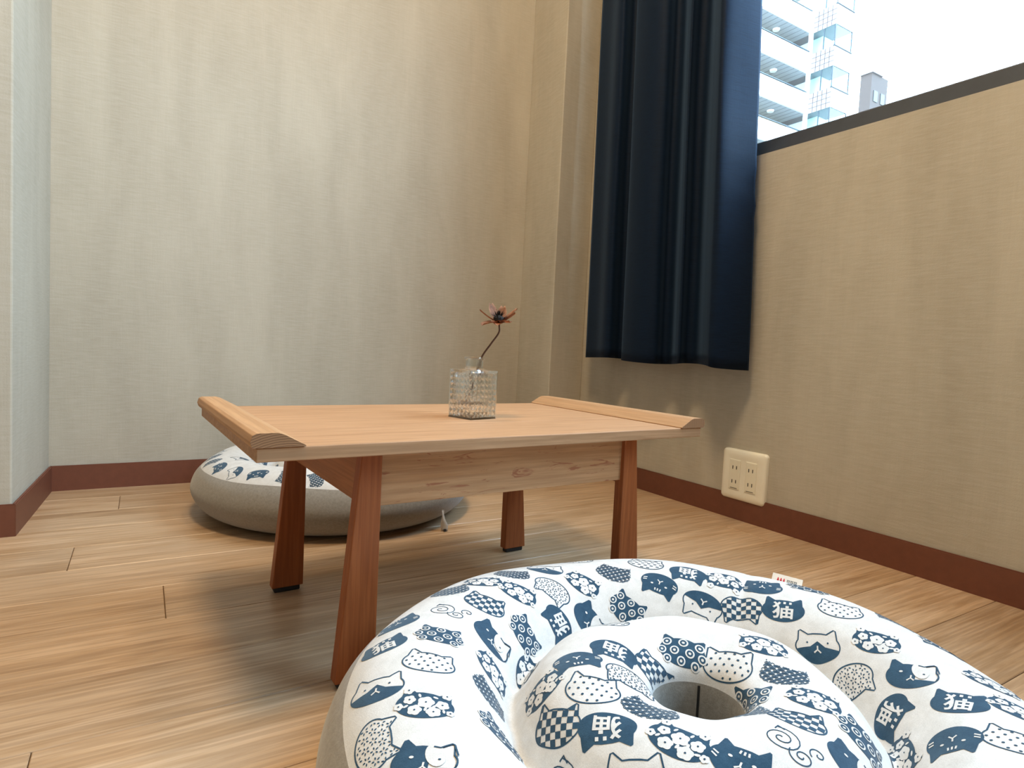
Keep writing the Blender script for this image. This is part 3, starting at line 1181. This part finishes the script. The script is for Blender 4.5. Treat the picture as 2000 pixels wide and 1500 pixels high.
HEADP = np.array([.034 * rx[0], .034 * rx[1], HZ])
def petal(th, length, width, lift, curl, mat):
    V, Fc = [], []
    nu, nv = 7, 4
    for i in range(nu + 1):
        u = i / nu
        w = width * (math.sin(math.pi * min(.97, .12 + .80 * u)) ** .8)
        for j in range(nv + 1):
            v = j / nv - .5
            r = .003 + length * u * math.cos(lift)
            z = length * u * math.sin(lift) + curl * u * u + .55 * width * (v * v) * 4 * .28
            V.append((r * math.cos(th) - v * w * math.sin(th), r * math.sin(th) + v * w * math.cos(th), z))
    for i in range(nu):
        for j in range(nv):
            a = i * (nv + 1) + j
            Fc.append((a, a + 1, a + nv + 2, a + nv + 1))
    bm = bmesh.new()
    q = [bm.verts.new(Vector(x) + Vector(HEADP)) for x in V]
    for f in Fc: bm.faces.new([q[i] for i in f])
    bmesh.ops.solidify(bm, geom=bm.faces[:], thickness=.0008)
    return bm_obj('petal', bm, mat, flower, True)
for th, ln, wd, lf, cu in ((-2.75, .031, .021, -.06, -.005), (-2.0, .026, .022, -.15, -.002), (-1.2, .024, .021, -.05, .001), (-.55, .024, .018, .35, .006), (-.05, .032, .019, .62, .003), (.9, .027, .017, .85, .005), (1.9, .030, .018, .95, .004), (2.7, .029, .016, .42, .005)):
    petal(th - .15, ln, wd, lf, cu, M['petal'])
# dark bristly centre
bm = bmesh.new()
bmesh.ops.create_uvsphere(bm, u_segments=10, v_segments=7, radius=.0085)
rr = random.Random(3)
for v in bm.verts:
    v.co.z *= .8
for k in range(60):
    t, ph = rr.random() * 6.283, rr.random() * 1.45
    d = Vector((math.cos(t) * math.sin(ph), math.sin(t) * math.sin(ph), math.cos(ph)))
    s = d.orthogonal().normalized() * .0007
    s2 = d.cross(s).normalized() * .0007
    b0 = d * .004
    tip = d * (.0125 + rr.random() * .005)
    q = [bm.verts.new(b0 + s), bm.verts.new(b0 - s * .5 + s2), bm.verts.new(b0 - s * .5 - s2), bm.verts.new(tip)]
    for f in ((0, 1, 3), (1, 2, 3), (2, 0, 3)): bm.faces.new([q[i] for i in f])
for v in bm.verts:
    v.co += Vector(HEADP) + Vector((0, 0, .005))
bm_obj('seed_head', bm, M['seed'], flower)

# ------------------------------------------------------------------ curtain
CP = [(1.205, 1.526), (1.186, 1.452), (1.163, 1.390), (1.168, 1.366), (1.206, 1.376), (1.214, 1.352), (1.172, 1.318), (1.152, 1.262), (1.152, 1.212), (1.172, 1.187), (1.210, 1.197), (1.216, 1.170), (1.178, 1.120), (1.166, 1.096), (1.206, 1.106), (1.216, 1.082), (1.172, 1.026), (1.146, .990), (1.140, .974), (1.152, .963), (1.195, .954), (1.240, .946)]
crv = catmull(CP, 8)
crv_n = len(crv)
def curtain_mesh():
    V, Fc = [], []
    nz = 60
    Z0, Z1 = .384, 2.16
    acc = np.concatenate([[0], np.cumsum(np.linalg.norm(np.diff(crv, axis=0), axis=1))])
    for i in range(nz + 1):
        v = i / nz
        z = Z0 + (Z1 - Z0) * v
        tight = 1 - .10 * v                        # folds get a little tighter towards the heading
        mid = 1.185
        for j in range(crv_n):
            x, y = crv[j]
            u = j / (crv_n - 1)
            wob = .006 * math.sin(2.1 * v * 3 + 9 * u) + .004 * math.sin(5.0 * v * 3 + 23 * u)
            xx = mid + (x - mid) * (1.0 + .12 * math.sin(7 * u + 2 * v) * (1 - v)) + wob * .35
            yy = y + wob * .5 + (.012 + .022 * u) * min(1.2, (z - .39) / .85)
            # a few pinched wrinkles on the leading edge panel
            g = math.exp(-((z - .80) / .05) ** 2) * max(0, (u - .88) / .12)
            yy += g * .006 * math.sin((z * 90) + 10 * u)
            zz = z + (1 - v) ** 6 * (.004 * math.sin(11 * u) - .006 * u)
            V.append((xx, yy, zz))
    for i in range(nz):
        for j in range(crv_n - 1):
            a = i * crv_n + j
            Fc.append((a, a + 1, a + crv_n + 1, a + crv_n))
    return V, Fc
curt = empty('curtain', (1.185, 1.23, .384), label='dark navy pleated curtain hanging beside the window', cat='curtain')
V, Fc = curtain_mesh()
V = [(x - 1.185, y - 1.23, z - .384) for x, y, z in V]
cl = mesh_obj('curtain_cloth', V, Fc, M['curtain'], curt, True)
md = cl.modifiers.new('thickness', 'SOLIDIFY')
md.thickness = .0016
# rail that carries it, above the window
box_obj('curtain_rail', (-.008, -2.35, 1.776), (.012, .33, 1.80), M['sash'], curt, .003)

# ------------------------------------------------------------------ wall outlet
OY0, OY1, OZ0, OZ1 = .8975, 1.0245, .0495, .1755
outlet = empty('wall_outlet', (XR, (OY0 + OY1) / 2, (OZ0 + OZ1) / 2), label='ivory double-gang wall outlet plate with four sockets', cat='outlet')
def round_rect(w, h, r, n=6):
    pts = []
    for cx, cyy, a0 in ((w / 2 - r, h / 2 - r, 0), (-w / 2 + r, h / 2 - r, 90), (-w / 2 + r, -h / 2 + r, 180), (w / 2 - r, -h / 2 + r, 270)):
        for k in range(n + 1):
            t = math.radians(a0 + 90 * k / n)
            pts.append((cx + r * math.cos(t), cyy + r * math.sin(t)))
    return pts
def plate():
    w, h = OY1 - OY0, OZ1 - OZ0
    prof = [(0, 0.0), (0, -.006), (.0015, -.0090), (.005, -.0108), (.012, -.0115), (.020, -.0112), (.024, -.0105)]
    V, Fc = [], []
    n = 28
    for ins, x in prof:
        V += [(x, a, b) for a, b in round_rect(w - 2 * ins, h - 2 * ins, max(.002, .009 - ins * .3))]
    for i in range(len(prof) - 1):
        for q in range(n):
            a, b = i * n + q, i * n + (q + 1) % n
            Fc.append((a, b, b + n, a + n))
    Fc.append(tuple((len(prof) - 1) * n + q for q in range(n)))
    bm = bmesh.new()
    q = [bm.verts.new(v) for v in V]
    for f in Fc: bm.faces.new([q[i] for i in f])
    return bm_obj('cover_plate', bm, M['ivory'], outlet, True)
plate()
for gy in (-.0235, .0235):
    ins = box_obj('socket_insert', (-.0125, gy - .0155, -.0375), (-.010, gy + .0155, .0375), M['ivory2'], outlet, .0012)
    for gz in (-.0175, .0175):
        for sl in (-.0055, .0055):
            box_obj('slot', (-.0130, gy + sl - .0010, gz - .0042), (-.0122, gy + sl + .0010, gz + .0042), M['slot'], ins)
    for gz, nm in ((.034, 1), (-.034, -1)):
        box_obj('release_notch', (-.0129, gy - .010, gz - .0006), (-.0122, gy + .010, gz + .0006), M['slot'] if nm < 0 else M['ivory'], ins)

# ------------------------------------------------------------------ the apartment block across the street
YC = 28.4
XC = 1.4715 * YC
bldg = empty('apartment_building', (XC, YC, 0), label='pale apartment block with stacked balconies seen through the window', cat='building')
STO = .1022 * YC
def bz(k): return .715 * YC + k * STO          # top of the parapet of storey k
OPH = .0525 * YC
X_L = -24.0
DEP = 2.2
BAYD, BAYW = .0665 * YC, .0740 * YC
for k in range(-6, 3):
    z = bz(k)
    box_obj('parapet', (X_L, -.16, z - (STO - OPH)), (-.02, 0, z), M['b_white'], bldg)
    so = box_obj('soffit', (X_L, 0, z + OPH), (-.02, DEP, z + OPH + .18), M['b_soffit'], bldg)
    for q in range(40):
        x = -.6 - q * .55
        if x > X_L:
            box_obj('groove', (x, .02, z + OPH - .012), (x + .035, DEP - .02, z + OPH + .01), M['b_groove'], so)
    for x in (-2.65, -6.2, -9.8, -13.4):
        bm = bmesh.new()
        bmesh.ops.create_cone(bm, cap_ends=True, segments=16, radius1=.22, radius2=.26, depth=.12)
        for v in bm.verts: v.co += Vector((x, 1.05, z + OPH - .07))
        bm_obj('balcony_lamp', bm, M['b_lamp'], so)
    box_obj('handrail', (X_L, -.12, z + .12), (-.02, -.06, z + .17), M['b_metal'], bldg)
    # projecting bay with glazed openings
    wlo, whi = z - (STO - OPH), z
    bw = box_obj('bay_wall', (0, -BAYD, wlo), (BAYW, DEP, whi), M['b_tile'], bldg)
    for q in range(1, 6):
        y = -BAYD + q * BAYD / 5.5
        box_obj('grout_line', (-.012, y - .015, wlo), (.004, y + .015, whi), M['b_grout'], bw)
    for q in range(1, 4):
        zz = wlo + q * (whi - wlo) / 4
        box_obj('grout_line', (-.012, -BAYD, zz - .012), (.004, 0, zz + .012), M['b_grout'], bw)
    box_obj('bay_pane', (.02, -BAYD + .05, whi), (.05, -.1, whi + OPH), M['b_glass'], bldg)
    box_obj('bay_pane', (.05, -BAYD + .02, whi), (BAYW - .05, -BAYD + .05, whi + OPH), M['b_glass'], bldg)
    for (x0, x1, y0, y1) in ((0, .07, -BAYD, -BAYD + .07), (0, .06, -BAYD * .55, -BAYD * .55 + .06), (BAYW - .07, BAYW, -BAYD, -BAYD + .07)):
        box_obj('bay_mullion', (x0, y0, whi), (x1, y1, whi + OPH), M['b_metal'], bldg)
    box_obj('bay_sill', (-.05, -BAYD - .05, whi - .03), (BAYW + .05, -BAYD + .1, whi + .04), M['b_metal'], bldg)
    box_obj('bay_inner_wall', (.9, -BAYD * .2, whi), (BAYW, DEP, whi + OPH), M['b_white'], bldg)
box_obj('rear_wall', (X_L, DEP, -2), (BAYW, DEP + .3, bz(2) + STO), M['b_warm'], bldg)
box_obj('corner_post', (-.22, -.18, -2), (.0, .05, bz(2) + STO), M['b_white'], bldg)
box_obj('ground_storey', (X_L, -.16, -2), (BAYW, DEP, bz(-6) - (STO - OPH) + .01), M['b_white'], bldg)

box_obj('ground', (8, -120, -4.2), (200, 160, -4.0), plain('asphalt', (.10, .10, .10), .9), kind='structure')  # unseen street ground, added to cut sky light reaching the soffits from below
# a slim brown tower much further away
tw = empty('distant_tower', (87.4, 49.5, 0), label='slim brown tower far behind the apartment block', cat='building')
box_obj('tower_wall', (0, 0, -2), (4.2, 1.6, 42.0), M['b_brown'], tw)
box_obj('tower_parapet', (-.2, -.2, 42.0), (2.6, 1.6, 42.9), M['b_tile'], tw)
for k in range(6):
    for x in (.7, 2.5):
        box_obj('tower_window', (x, -.08, 38.2 - k * 2.9), (x + 1.0, .02, 39.7 - k * 2.9), M['b_metal'], tw)
